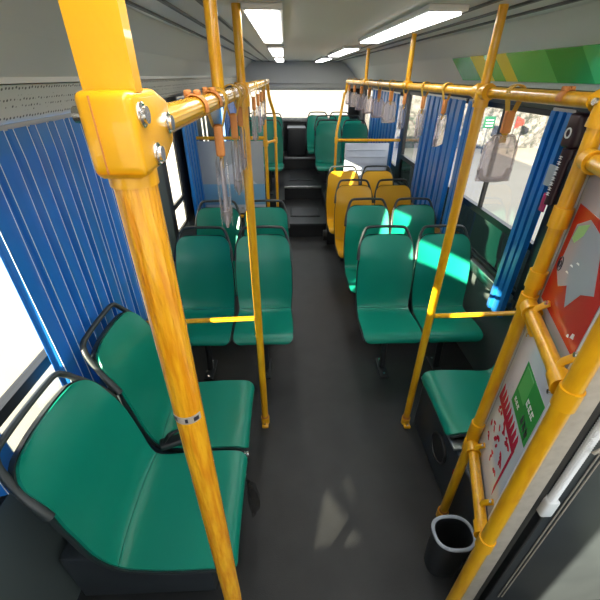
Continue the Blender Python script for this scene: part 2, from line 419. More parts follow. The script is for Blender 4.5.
# doors on the left
def door(name, sp, slots):
    y0, y1, z0, z1 = sp; r = empty(name); r['kind'] = 'structure'; x = LW-.02
    b = MB(); mid = (y0+y1)/2 if not slots else -.52
    for q in ((y0,y0+.05,z0,z1),(mid-.05,mid+.05,.8 if slots else z0,z1),(y1-.05,y1,z0,z1),(y0,y1,z1-.03,z1),(y0,y1,.80,1.70 if slots else .9)): b.box(x-.018, x+.018, *q)  # front door's solid band and upright are placed to block sun
    # unseen front door: lower leaf cut with openings that shape the floor sun patches
    if slots:
        from mathutils.geometry import tessellate_polygon
        outer = [(y0,z0),(y1,z0),(y1,.81),(y0,.81)]
        loops = [[Vector((p[0], p[1], 0)) for p in outer]] + [[Vector((p[0], p[1], 0)) for p in s] for s in slots]
        flat = [p for l in loops for p in l]
        for sgn in (-.006, .006):
            vs = [b.bm.verts.new((x+sgn, p.x, p.y)) for p in flat]
            for tri in tessellate_polygon(loops): b.bm.faces.new([vs[i] for i in tri])
    b.build('door_leaf', M['black'], r, smooth=False)
    b = MB(); b.box(x-.003, x+.003, y0, y1, z0, z1); b.build('pane', M['glass' if slots else 'milky'], r, smooth=False)
    b = MB(); b.tube(smoothpath([(x+.02,mid-.1,.6),(x+.06,mid-.1,.66),(x+.06,mid-.1,1.25),(x+.02,mid-.1,1.32)],5),.012,10); b.build('handle', M['pole'], r)
    b = MB(); b.tube(smoothpath([(x+.02,mid+.1,.6),(x+.06,mid+.1,.66),(x+.06,mid+.1,1.25),(x+.02,mid+.1,1.32)],5),.012,10); b.build('handle', M['pole'], r)
    return r
K = .43; R = 1.15
def back(x, y):   # where the sun ray that reaches floor point (x,y) crosses the left door
    t = x - LW + .02
    return (y - R*t, K*t)
sun_slots = [[back(.196,1.206), back(.11,.90), back(.36,.90)], [back(.295,1.24), back(.345,1.25), back(.384,1.061)]]
door('door_1', LSP[0], sun_slots)
door('door_2', LSP[3], None)
# rear wall with window
b = MB(); b.box(LW-.05, RW+.05, 8.5, 8.56, -.05, 1.29); b.box(LW-.05, RW+.05, 8.5, 8.56, 1.80, 2.3); b.box(LW-.05, -.75, 8.5, 8.56, 1.29, 1.80); b.box(1.32, RW+.05, 8.5, 8.56, 1.29, 1.80)
struct(b.build('wall_rear', M['black'], smooth=False))
r = empty('window_8'); r['kind'] = 'structure'
b = MB(); b.box(-.75,1.32,8.49,8.52,1.22,1.30,.004); b.box(-.75,1.32,8.49,8.52,1.795,1.84); b.build('window_frame', M['alu'], r)
b = MB(); b.box(-.75,1.32,8.53,8.534,1.29,1.80); b.build('pane', M['glass'], r)
b = MB(); b.box(LW, RW, 8.15, 8.49, 1.84, 2.28, .02); b.box(LW, RW, 8.10, 8.15, 1.92, 2.28, .01); struct(b.build('trim_2', M['wall_up']))
# front wall with windscreen behind the photographer
b = MB(); b.box(LW-.05, RW+.05, -1.76, -1.7, -.05, .75); b.box(LW-.05, RW+.05, -1.76, -1.7, 2.12, 2.34); b.box(LW-.05, LW+.05, -1.76, -1.7, .75, 2.12); b.box(RW-.05, RW+.05, -1.76, -1.7, .75, 2.12)
struct(b.build('wall_front', M['wallp'], smooth=False))
r = empty('window_9'); r['kind'] = 'structure'; b = MB(); b.box(LW+.05, RW-.05, -1.735, -1.73, .75, 2.12); b.build('pane', M['glass'], r)
# air ducts above the windows
b = MB(); b.poly([(LW,-1.6,1.895),(LW+.03,-1.6,1.915),(LW+.10,-1.6,2.03),(LW,-1.6,2.03)], (0,9.7,0)); struct(b.build('trim_3', M['perf'], smooth=False))
b = MB(); b.poly([(LW,-1.6,2.034),(LW+.13,-1.6,2.034),(LW+.13,-1.6,2.052),(LW+.24,-1.6,2.16),(LW+.40,-1.6,2.279),(LW,-1.6,2.279)], (0,9.7,0)); struct(b.build('trim_4', M['wall_up'], smooth=False))
b = MB(); b.poly([(RW,-1.6,1.895),(RW-.03,-1.6,1.90),(RW-.10,-1.6,2.0),(RW,-1.6,2.0)], (0,9.7,0)); struct(b.build('trim_5', M['groove'], smooth=False))
b = MB(); b.poly([(RW,-1.6,2.004),(RW-.16,-1.6,2.004),(RW-.18,-1.6,2.03),(RW-.30,-1.6,2.17),(RW-.44,-1.6,2.279),(RW,-1.6,2.279)], (0,9.7,0)); struct(b.build('trim_6', M['wall_up'], smooth=False))
# printed strip along the right cove
b = MB(); b.mi = 0
segs = [(1.2,1.75,1),(1.75,2.0,0),(2.0,2.35,1),(2.35,2.48,2),(2.48,2.62,1),(2.62,2.8,2),(2.8,3.1,0)]
for y0, y1, mi in segs:
    b.mi = mi; b.poly([(RW-.187,y0,2.034),(RW-.300,y0,2.166),(RW-.305,y0,2.163),(RW-.192,y0,2.031)], (0,y1-y0,0))
tag(b.build('advert_strip', [M['greenp'], M['greenl'], M['ad_y']], smooth=False), 'green and yellow printed advert strip above the right windows', 'advert')
# strip lights added to brighten the interior
for i, (x, y) in enumerate(((-.08,.2),(-.08,2.4),(-.08,4.6),(-.08,6.8),(.6,.2),(.6,2.4),(.6,4.6),(.6,6.8))):
    r = empty('fill_lamp', (x, y, 2.28))
    b = MB(); b.box(-.075,.075,-.75,.75,-.02,0,.004); b.build('fill_lamp_housing', M['white'], r)
    b = MB(); b.box(-.06,.06,-.72,.72,-.028,-.0195); b.build('fill_lamp_diffuser', M['lamp'], r)
    tag(r, 'added fill light, a long white strip on the ceiling', 'lamp', 'added ceiling fill lights')
# rear steps and platforms
AL, AR = -.04, .60
b = MB(); b.box(AL, AR, 5.08, 6.33, 0, .20); b.box(AL, AR, 6.33, 7.72, 0, .42); b.box(AL, AR, 7.72, 8.5, 0, .64)
b.box(LW, AL, 5.75, 8.5, 0, PZ); b.box(AR, RW, 5.3, 8.5, 0, PZ)
struct(b.build('floor_rear', M['black'], smooth=False))
for i, (y, z) in enumerate(((5.08,.20),(6.33,.42),(7.72,.64))):
    b = MB(); b.box(AL, AR, y-.012, y+.03, z-.03, z+.006, .004); struct(b.build('trim_%d' % (7+i), M['alu'] if i else M['iron']))
for y, z, h in ((5.6,.20,.16),(6.95,.42,.16)):
    b = MB(); b.box(AL+.09, AR-.09, y-.2, y+.2, z, z+.012, .004); b.mi = 1; b.box(AL+.12, AR-.12, y-.17, y+.17, z+.011, z+.015)
    o = b.build('floor_hatch', [M['iron'], M['black']]); tag(o, 'dark metal hatch in the tread of the %s rear step' % ('first' if z < .3 else 'second'), 'hatch', 'floor hatches')
b = MB(); b.box(.02,.41,7.85,8.48,.64,1.17,.03); tag(b.build('engine_cover', M['black']), 'dark engine cover in the middle of the last row under the rear window', 'engine cover')

# ------------------------------------------------------------------ poles and rails
def pole(x, y, label, foot=True, r=.0215, m='pole', ztop=RZ, z0=0, stub=True, tee=None, clamp=True):
    root = empty('grab_pole', (x, y, 0))
    b = MB(); b.cyl((0,0,z0),(0,0,ztop),r,24); b.build('pole', M[m], root)
    if foot:
        b = MB(); b.cyl((0,0,.055),(0,0,.075),r+.002,20); b.build('collar', M['strap'], root)
        b = MB(); b.cyl((0,0,0),(0,0,.055),r+.007,20); b.box(-.022,.022,-.055,.0,0,.022,.006); ft = b.build('foot', M['cast'], root)
        b = MB(); b.cyl((0,-.042,.022),(0,-.042,.030),.008,8); b.build('bolt', M['steel'], ft)
    if clamp:
        b = MB(); b.cyl((0,0,ztop-.055),(0,0,ztop+.03),r+.008,24); b.tube([(0,-.05,ztop),(0,.05,ztop)],r+.008,20); cl = b.build('clamp', M['cast'], root)
        b = MB(); b.cyl((-r-.012,.0,ztop-.035),(-r-.004,0,ztop-.035),.006,8); b.build('bolt', M['steel'], cl)
    if stub: b = MB(); b.cyl((0,0,ztop+.03),(0,0,2.28),r*.8,16); b.build('ceiling_hanger', M['pole'], root)
    tag(root, label, 'pole', 'yellow vertical grab poles'); return root
LX, RX = -.175, .81
p1 = pole(LX, .43, 'thick worn orange yellow pole close up at the left with a small sticker', r=.0245, m='pole_old', clamp=False, stub=False)
# cast elbow clamp at its top
def elbow():
    b = MB()
    b.poly([(-.0275,-.034,RZ+.042),(-.0275,.050,RZ+.042),(-.0275,.095,RZ+.028),(-.0275,.095,RZ-.020),(-.0275,.050,RZ-.038),(-.0275,-.028,RZ-.040),(-.0275,-.034,RZ-.034)], (.055,0,0))
    es = list(b.bm.edges); bmesh.ops.bevel(b.bm, geom=es, offset=.008, segments=3, profile=.5, affect='EDGES')
    return b
o = elbow().build('clamp', M['cast'], p1)
b = MB(); b.cyl((0,0,RZ-.052),(0,0,RZ-.02),.0268,24); b.build('clamp_seam', M['cast'], p1)
b = MB(); b.box(-.012,-.0105,-.0350,-.0335,RZ-.034,RZ+.038); b.build('clamp_joint', M['strap'], p1)
b = MB(); b.box(-.026,.026,-.010,.010,RZ+.04,2.28); b.build('ceiling_hanger', M['cast'], p1)
for (yy, zz) in ((-.012, RZ+.020),(.014,RZ-.022),(.074,RZ+.004)):
    b = MB(); b.cyl((.026,yy,zz),(.034,yy,zz),.0085,14); b.tube([(.0285,yy+.0105*math.cos(a*PI/8),zz+.0105*math.sin(a*PI/8)) for a in range(16)],.002,6,close=True,up=(1,0,0)); b.build('bolt', M['steel'], o)
for (yy, zz) in ((-.012, RZ+.020),(.004,RZ-.022)):
    b = MB(); b.cyl((-.026,yy,zz),(-.039,yy,zz),.008,12); b.build('bolt', M['steel'], o)
b = MB(); zc = 1.572
b.tube([(.0246*math.cos(a),.0246*math.sin(a),zc) for a in [(-PI*.86+PI*.72*k/12) for k in range(13)]], .0085, 8, flat=1.0, up=(0,0,1))
bmesh.ops.scale(b.bm, vec=(1.006,1.006,1), verts=b.bm.verts)
b.bm.free(); b = MB()
A = [(-PI*.86+PI*.72*k/12) for k in range(13)]
for (zz0, zz1, rr, mi, aa) in ((zc-.008, zc+.008, .0251, 0, A), (zc-.0045, zc+.0045, .0255, 1, A[1:4]), (zc-.0045, zc+.0045, .0255, 1, A[6:8]), (zc-.005, zc+.004, .0255, 1, A[9:12])):
    b.mi = mi; b.solid([[(rr*math.cos(a), rr*math.sin(a), z) for z in (zz0, zz1)] for a in aa], [[(.0246*math.cos(a), .0246*math.sin(a), z) for z in (zz0, zz1)] for a in aa])
b.build('sticker', [M['beige'], M['inky']], p1)

pole(LX, 1.687, 'thin yellow pole left of the aisle in front of the green seats')
pole(RX-.01, 1.65, 'thin yellow pole right of the aisle in front of the green seats')
p3 = pole(.822, 1.02, 'yellow pole at the left edge of the poster screen', clamp=False, stub=False)
p4 = pole(.672, .59, 'thick yellow pole closest to the camera at the right of the poster screen', r=.0225, ztop=2.28, clamp=False, stub=False)
# couplings on the poster screen poles
def sleeve(p, zs):
    for z in zs:
        b = MB(); b.cyl((0,0,z-.03),(0,0,z+.03),.0275,24); b.build('sleeve', M['cast'], p)
sleeve(p3, (1.70, 1.49, 1.40, .70, .62, .74)); sleeve(p4, (1.40, .68))
b = MB(); b.tube([(0,.03,RZ),(0,-.005,RZ),(0,0,RZ-.06)],.028,20); b.build('elbow', M['cast'], p3)
b = MB(); b.cyl((-.035,0,RZ),(-.027,0,RZ),.009,10); b.build('bolt', M['steel'], p3)
def bar(name, a, b_, r, label, cat, m='pole', ends=True):
    a = Vector(a); b_ = Vector(b_); root = empty(name, a); d = b_-a; n = d.normalized()
    q = MB(); q.cyl((0,0,0), d, r, 24); q.build('bar', M[m], root)
    if ends:
        for s0, s1 in ((n*.0, n*.05), (d-n*.05, d)):
            q = MB(); q.cyl(s0, s1, r+.006, 24); q.tube([s1-n*.006, s1], r+.009, 24); q.build('socket', M['cast'], root)
    tag(root, label, cat); return root
P3 = Vector((.822,1.02,0)); P4 = Vector((.672,.59,0)); T = (P4-P3).normalized(); N = Vector((-T.y, T.x, 0)); N = N if N.x > 0 else -N   # away from the aisle
bar('cross_bar', P3+Vector((0,0,1.40))+T*.03, P4+Vector((0,0,1.40))-T*.03, .0215, 'short yellow tube joining the two screen poles across the middle', 'bar')
bar('cross_bar', P3+Vector((0,0,.66))+T*.03, P4+Vector((0,0,.66))-T*.03, .0215, 'short yellow tube joining the two screen poles at the bottom', 'bar')
bar('cross_bar', P3+Vector((0,0,1.87))+T*.03, P4+Vector((0,0,1.87))-T*.03, .0215, 'short yellow tube joining the two screen poles at the top right', 'bar')
bar('cross_bar', (LX-.022,1.687,.886), (LW+.012,1.687,.86), .0135, 'thin yellow crossbar from the left pole to the left wall', 'bar', ends=False)
bar('cross_bar', (.824,1.65,.905), (RW-.012,1.65,.92), .0135, 'thin yellow crossbar from the right pole to the right wall', 'bar', ends=False)
# top rails
root = empty('grab_rail', (LX, 2.2, RZ)); b = MB(); b.tube([(0,.525-2.2,0),(0,4.2-2.2,0)],.0195,28); b.build('rail', M['rail'], root)
b = MB(); b.cyl((0,1.1-2.2,.0),(0,1.1-2.2,.275),.016,16); b.build('ceiling_hanger', M['pole'], root)
tag(root, 'dimpled yellow grab rail overhead on the left', 'rail', 'overhead grab rails')
root = empty('grab_rail', (RX, 3.2, RZ)); b = MB(); b.tube([(.0,1.05-3.2,0),(0,5.45-3.2,-.012)],.0195,28); b.build('rail', M['pole'], root)
for y in (2.75, 4.2): b = MB(); b.cyl((0,y-3.2,0),(0,y-3.2,.275),.016,16); b.cyl((0,y-3.25,0),(0,y-3.15,0),.0265,16); b.build('ceiling_hanger', M['pole'], root)
tag(root, 'smooth yellow grab rail overhead on the right, running to the rear', 'rail', 'overhead grab rails')
# rear left partition
root = empty('partition_frame', (-.45, 4.1, 0))
b = MB(); b.cyl((.235,0,0),(.235,0,RZ),.018,16); b.build('post', M['pole'], root)
b = MB(); b.tube(smoothpath([(.27,.12,RZ),(.285,.14,1.86),(.325,.2,1.72),(.335,.2,1.62)],5)+[Vector((.335,.2,0))],.016,14); b.build('post', M['pole'], root)
b = MB(); b.cyl((-.53,0,0),(-.53,0,1.50),.016,14); b.build('post', M['pole'], root)
b = MB(); b.cyl((-.53,0,1.50),(.235,0,1.50),.017,14); b.build('top_bar', M['pole'], root)
b = MB(); b.cyl((.235,0,1.45),(.335,.2,1.45),.014,14); b.cyl((.235,0,1.42),(.235,0,1.48),.026,16); b.cyl((.335,.2,1.42),(.335,.2,1.48),.022,16); b.build('joint_bar', M['cast'], root)
b = MB(); b.cyl((-.53,0,.66),(.235,0,.66),.017,14); b.build('bottom_bar', M['pole'], root)
b = MB(); b.box(-.50,.205,-.006,.006,.70,1.47,.003); b.mi = 1; b.box(-.50,.205,-.008,-.0055,1.02,1.47); b.mi = 2; b.box(-.50,.205,-.009,-.0055,.80,1.03)
b.mi = 3
b.poly([(-.30,-.0095,1.03),(-.22,-.0095,1.20),(-.10,-.0095,1.27),(.02,-.0095,1.12),(.12,-.0095,1.03)],(0,.002,0))
for k in range(9): b.mi = 1; b.box(-.35+.055*k, -.32+.055*k, -.0085,-.006,.745,.77)
b.build('notice_board', [M['offw'], M['grey_print'], M['blue_print'], M['offw']], root)
tag(root, 'yellow tube frame with a grey and blue notice board before the rear door', 'partition')
# rear right partition
root = empty('partition_frame', (1.05, 5.1, 0))
b = MB(); b.tube([(RX-1.05,.35,RZ-.02),(RX-1.05-.01,.34,1.86)]+smoothpath([(-.27,.33,1.86),(-.33,.16,1.62),(-.385,.02,1.45),(-.39,0,1.35)],5)+[Vector((-.39,0,0))],.017,14); b.build('post', M['pole'], root)
b = MB(); b.cyl((-.39,0,1.335),(.455,0,1.335),.018,14); b.cyl((-.39,0,1.30),(-.39,0,1.37),.024,14); b.build('top_bar', M['pole'], root)
pts = []
b = MB(); b.box(-.27,.32,-.012,.012,.55,1.30,.012); bo = b.build('board', M['offw'], root)
for k in range(8):
    b = MB(); z = 1.22-.085*k; b.box(-.235,.285,-.020,-.011,z-.012,z+.004,.003); b.build('rib', M['offw'], bo)
tag(root, 'yellow tube frame with a white ribbed board before the rear seats on the right', 'partition')

# ------------------------------------------------------------------ poster screen
root = empty('poster_screen', P3)
def sp(s, z, d): return T*s + N*d + Vector((0,0,z))
def plate(b, s0, s1, z0, z1, d0, d1): b.poly([sp(s0,z0,d0), sp(s1,z0,d0), sp(s1,z1,d0), sp(s0,z1,d0)], N*(d1-d0))
def shape(b, pts, d0, d1): b.poly([sp(s,z,d0) for s, z in pts], N*(d1-d0))
b = MB(); plate(b, -.012, .375, .63, 1.97, .030, .036); b.build('board', M['acryl'], root, smooth=False)
b = MB(); plate(b, .353, .368, .63, 1.97, .024, .030); plate(b, -.012, -.004, .63, 1.97, .024, .030); b.build('edge_strip', M['white'], root, smooth=False)
D0, D1 = .0285, .030
b = MB(); plate(b, .005, .345, .66, 1.36, D0, D1); wp = b.build('white_poster', M['poster'], root, smooth=False)
b = MB()     # red header band with toothed upper edge, red right band
for k in range(9):
    s = .02 + .031*k; shape(b, [(s,.985),(s+.031,.975),(s+.024,1.03),(s+.008,1.045)], D0-.0008, D0)
plate(b, .02, .30, .965, .99, D0-.0008, D0)
b.build('red_band', M['crimson'], wp, smooth=False)
b = MB(); shape(b, [(.285,.963),(.30,.963),(.295,.72),(.283,.76)], D0-.0008, D0); b.build('red_edge', M['crimson'], wp, smooth=False)
b = MB()
for (s, z, w, h) in ((.05,.95,.075,.06),(.13,.95,.08,.06),(.21,.95,.07,.06),(.04,.87,.07,.05),(.12,.87,.08,.06),(.205,.86,.075,.06),(.05,.79,.05,.03),(.14,.79,.06,.035),(.22,.78,.05,.03)):
    # brush like characters: a few curved strokes each
    for q in range(4):
        a0 = random.uniform(0, PI); cx, cz = s+w*random.uniform(.2,.8), z-h*random.uniform(.1,.6); rr = w*random.uniform(.25,.45)
        arcp = [(cx+rr*math.cos(a0+t*.35), cz+rr*.9*math.sin(a0+t*.35)) for t in range(5)]; inn = [(cx+rr*.5*math.cos(a0+t*.35), cz+rr*.4*math.sin(a0+t*.35)) for t in range(5)]
        shape(b, arcp+inn[::-1], D0-.0008, D0)
b.build('red_lettering', M['crimson'], wp, smooth=False)
b = MB()
for k in range(7):
    for q in range(3): plate(b, .045+.04*k, .045+.04*k+random.uniform(.008,.03), 1.055+.018*q, 1.062+.018*q, D0-.0008, D0)
b.build('small_print', M['grey_print'], wp, smooth=False)
b = MB(); plate(b, .128, .338, 1.06, 1.245, D0-.0012, D0); gc = b.build('green_card', M['greenp'], root, smooth=False)
b = MB(); plate(b, .142, .225, 1.13, 1.235, D0-.002, D0-.0012); b.build('bright_green_field', M['greenl'], gc, smooth=False)
b = MB()
for (s, z, w, h) in ((.235,1.15,.02,.025),(.262,1.15,.02,.025),(.289,1.15,.02,.025),(.15,1.085,.014,.016),(.17,1.085,.014,.016),(.19,1.085,.014,.016)):
    plate(b, s, s+w, z, z+h*.18, D0-.002, D0-.0012); plate(b, s, s+w*.2, z, z+h, D0-.002, D0-.0012); plate(b, s+w*.1, s+w, z+h*.8, z+h, D0-.002, D0-.0012); plate(b, s+w*.5, s+w*.65, z, z+h, D0-.002, D0-.0012)
b.build('card_lettering', M['white_paint'], gc, smooth=False)
b = MB()
for k in range(3):
    s = .25+.027*k; plate(b, s, s+.02, 1.09, 1.096, D0-.002, D0-.0012); plate(b, s, s+.005, 1.08, 1.115, D0-.002, D0-.0012); plate(b, s+.010, s+.014, 1.075, 1.11, D0-.002, D0-.0012)
b.build('card_black_lettering', M['inky'], gc, smooth=False)
b = MB(); plate(b, .018, .338, 1.435, 1.75, D0, D1); rp = b.build('red_poster', M['red'], root, smooth=False)
b = MB(); shape(b, [(.05,1.55),(.055,1.70),(.12,1.735),(.22,1.72),(.26,1.66),(.30,1.60),(.24,1.57),(.19,1.50),(.15,1.55),(.10,1.52)], D0-.0008, D0); b.build('pale_reflection', M['acryl'], rp, smooth=False)  # pale shape imitates a reflection on the glossy poster
b = MB(); shape(b, [(.06,1.66),(.07,1.70),(.13,1.725),(.12,1.69),(.085,1.655)], D0-.0016, D0-.0008); b.build('pale_green_patch', mat('pale_green_print', (.30,.62,.25), .3), rp, smooth=False)
b = MB()
b.tube([sp(.055+.016*math.cos(a*PI/10), 1.575+.022*math.sin(a*PI/10), D0-.001) for a in range(20)], .0018, 6, close=True, up=N)
b.tube([sp(.055+.008*math.cos(a*PI/6), 1.575+.010*math.sin(a*PI/6), D0-.001) for a in range(12)], .0018, 6, close=True, up=N)
b.build('round_emblem', M['inky'], rp)
b = MB()
for (s, z, w, h) in ((.29,1.465,.018,.02),(.27,1.455,.012,.012),(.12,1.60,.02,.006),(.15,1.62,.02,.006),(.11,1.575,.02,.006)): shape(b, [(s,z),(s+w,z+h*.3),(s+w*.8,z+h),(s+w*.2,z+h*.8)], D0-.0022, D0-.0012)
b.build('white_mark', M['white_paint'], rp, smooth=False)
for k, z in enumerate((1.34, 1.46, .74, .60+.02)):      # clips hold the board to the poles
    for s in (0, .455):
        pass
for s, z in ((.06,1.31),(.33,1.31),(.09,1.46),(.36,1.47),(.07,.735),(.32,.735)):
    q = MB(); q.tube([sp(s,1.40 if z > 1 else .66,-.004), sp(s,(1.40 if z > 1 else .66)+(z-(1.40 if z > 1 else .66))*.5,.004), sp(s+.012,z,.026)], .011, 10, flat=.6); kc = q.build('clip', M['cast'], root)
    q = MB(); q.cyl(sp(s+.012,z,.018), sp(s+.012,z,.012), .007, 10); q.build('clip_bolt', M['steel'], kc)
tag(root, 'glossy screen between two yellow poles with a red poster above a white red-lettered poster', 'screen')

# ------------------------------------------------------------------ driver partition behind the screen (right front)
root = empty('driver_partition', (1.21, .615, 0)); root.scale = (1.1, 1, 1)
def bx(n, x0, x1, y0, y1, z0, z1, m, bev=.003, lab=None):
    q = MB(); q.box(x0-1.1, x1-1.1, y0-.55, y1-.55, z0, z1, bev); o = q.build(n, M[m], root)
    if lab: o['label'] = lab
    return o
bx('post_panel', .650, .716, .545, .575, 0, 1.78, 'beige')
bx('rubber_seal', .717, .742, .550, .572, 0, 1.78, 'rubber')
bx('lower_panel', .775, 1.372, .56, .568, 0, 1.20, 'arch')
bx('inner_frame', .772, .784, .552, .58, 0, 1.78, 'black')
bx('top_frame', .650, 1.372, .55, .575, 1.78, 1.82, 'beige')
q = MB(); q.box(.784-1.1, .272, .012, .016, 1.2, 1.78); q.build('pane', M['tint'], root)
for x in (.825,.84): q = MB(); q.cyl((x-1.1,.006,.1),(x-1.1-.006,.006,1.5),.0022,6); q.build('wire', M['beige'], root)
q = MB()
pts = []; rad = []
for k in range(180):
    pts.append((.757-1.1, -.006,   .91+.85*k/179)); rad.append(.013 if k % 2 else .0095)
q.tube(pts, .016, 12, radii=rad); q.build('ribbed_hose', M['white'], root, angle=20)
q = MB(); q.box(.738-1.1, .776-1.1, -.024, .009, .83, .915, .008); q.build('hose_connector', M['white'], root)
q = MB(); q.box(-.024, .028, -.024,-.018, -.006, .006, .002, Matrix.Translation((.775-1.1, -.005, 1.19)) @ Matrix.Rotation(-.9, 4, 'Y')); q.build('hose_tie', M['beige'], root)
tag(root, 'beige edged driver partition with a white ribbed hose at the lower right corner', 'partition')
# waste bin near the pole foot
root = empty('waste_bin', (.735, .80, 0))
ring = lambda r, z, n=40: [(r*1.25*math.copysign(abs(math.cos(a*2*PI/n))**.8, math.cos(a*2*PI/n)), r*math.copysign(abs(math.sin(a*2*PI/n))**.8, math.sin(a*2*PI/n)), z) for a in range(n+1)]
b = MB(); b.grid([ring(.062,0), ring(.066,.1), ring(.072,.29), ring(.068,.29), ring(.058,.01), ring(.001,.008)]); b.grid([ring(.001,0), ring(.062,0)]); b.build('bucket', M['iron'], root)
b = MB(); b.tube([Vector(p) for p in ring(.0715,.292)[:-1]],.008,8,close=True); b.build('rim', M['grey_print'], root)
tag(root, 'small bin with rounded grey rim on the floor beside the screen pole', 'bin')

# ------------------------------------------------------------------ curtains
def curtain(x, side, y0, y1, z0, z1, n, label, amp=.028, depth=.03, fold_glint=True, flare=0., rail=True, lean=0.):
    """pleated curtain along a side wall; side=+1 folds stand out towards +x"""
    root = empty('curtain', (x, (y0+y1)/2, 0)); yc = (y0+y1)/2
    # trapezoid pleat profile
    prof_ = []; w = (y1-y0)/n
    for k in range(n):
        jit = random.uniform(-.12,.12); a = amp*random.uniform(.75,1.1)
        for u, h in ((0,0),(.06,0),(.11,.25),(.14,.8),(.17,1),(.50+jit*.3,.93),(.86,.80),(.89,.65),(.94,.15)):
            prof_.append((y0+w*(k+u), a*h))
    prof_.append((y1, 0))
    nz = 12
    def P(i, j, off):
        y, h = prof_[i]; t = j/nz; z = z0+(z1-z0)*t
        gather = 1 ; sway = .006*math.sin(3*t+i*.6)
        yy = (y-yc)*(gather+flare*(1-t)) + lean*(1-t)
        hh = h*(.75+.25*(1-t)*1.2)
        if j == nz: hh *= .8
        return (side*(hh+off)+sway*0.5, yy, z)
    b = MB(); b.solid([[P(i, j, 0) for j in range(nz+1)] for i in range(len(prof_))], [[P(i, j, -.0015) for j in range(nz+1)] for i in range(len(prof_))])
    clo = b.build('cloth', M['curtain'], root, angle=28)
    if fold_glint:  # thin pale cords imitate the highlights along each pleat
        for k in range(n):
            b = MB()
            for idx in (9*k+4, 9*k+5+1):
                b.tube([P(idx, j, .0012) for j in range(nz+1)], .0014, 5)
            b.build('fold_glint_cord', M['fold_glint'], clo)
    b = MB(); b.box(-.006*1, .006, (y0-yc)*1.01, (y1-yc)*1.01, z1-.004, z1+.014); b.build('curtain_track', M['alu'], root)
    tag(root, label, 'curtain', 'blue pleated curtains'); return root
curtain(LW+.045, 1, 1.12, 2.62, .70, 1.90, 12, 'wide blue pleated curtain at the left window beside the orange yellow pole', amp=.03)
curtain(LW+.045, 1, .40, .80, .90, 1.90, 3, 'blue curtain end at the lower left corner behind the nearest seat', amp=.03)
curtain(LW+.045, 1, 3.66, 4.24, .75, 1.88, 5, fold_glint=False, label= 'blue curtain on the left seen between dark pillars behind the big pole')
curtain(RW-.05, -1, 1.99, 2.17, .64, 1.90, 3, fold_glint=False, label= 'dark blue curtain on the right pillar with sunlit bright hem', amp=.03)
curtain(RW-.05, -1, 2.95, 3.22, .80, 1.89, 3, fold_glint=False, label= 'narrow blue curtain bundle nearest the yellow pole at the right, beside the clear window')
curtain(RW-.05, -1, 3.29, 4.22, .82, 1.89, 7, fold_glint=False, label= 'wide blue curtain on the right beside the yellow seats')
curtain(LW+.045, 1, 6.25, 7.95, .95, 1.86, 12, 'blue curtain added at the left rear window to keep sun off the seats')  # added to block sun from the rear rows
curtain(RW-.05, -1, 5.25, 6.9, .95, 1.86, 9, fold_glint=False, label= 'far blue curtain on the right behind the hanging straps')

# ------------------------------------------------------------------ things on the right pillar
root = empty('hammer_holder', (RW-.07, 1.90, 1.87))
# pillar cover in front of the curtain
b = MB(); b.box(RW-.035, RW, 1.74, 1.98, .80, 1.895, .01); struct(b.build('trim_10', M['black']))
b = MB(); b.box(-.05,.034,-.045,.045,-.12,.04,.02); b.build('case', M['maroon'], root)
b = MB(); b.tube([(-.03,-.02,-.15),(-.035,-.02,-.40)],.022,12); b.cyl((-.03,-.02,-.17),(-.03,-.02,-.12),.03,14); b.build('hammer_grip', M['maroon'], root)
b = MB(); b.tube([(-.053,.0+.018*math.cos(a*PI/8),-.05+.022*math.sin(a*PI/8)) for a in range(16)],.004,6,close=True,up=(1,0,0)); b.build('round_mark', M['white_paint'], root)
b = MB()
for k in range(8):
    z = -.155-.026*k
    for q in range(2):
        b.box(-.060,-.056,-.030,-.008,z-.010*q-.003,z-.010*q); 
    b.box(-.060,-.056,-.022,-.018,z-.014,z+.002)
b.build('lettering', M['white_paint'], root)
b = MB(); b.box(-.019,-.011,.0,.10,-.325,-.215,.003); o = b.build('notice_card', M['grey_print'], root); o['label'] = 'small grey notice card'
b = MB(); b.box(-.019,-.011,.02,.065,-.46,-.36,.003); o = b.build('pull_tag', M['magenta'], root); o['label'] = 'magenta pull tag'
b = MB(); b.tube([(-.015,.04,-.11),(-.015,.05,-.22)],.002,6); b.tube([(-.015,.045,-.32),(-.015,.042,-.365)],.002,6); b.build('cord', M['inky'], root)
tag(root, 'dark maroon emergency hammer holder with white lettering and grey notice card on the right pillar', 'hammer')

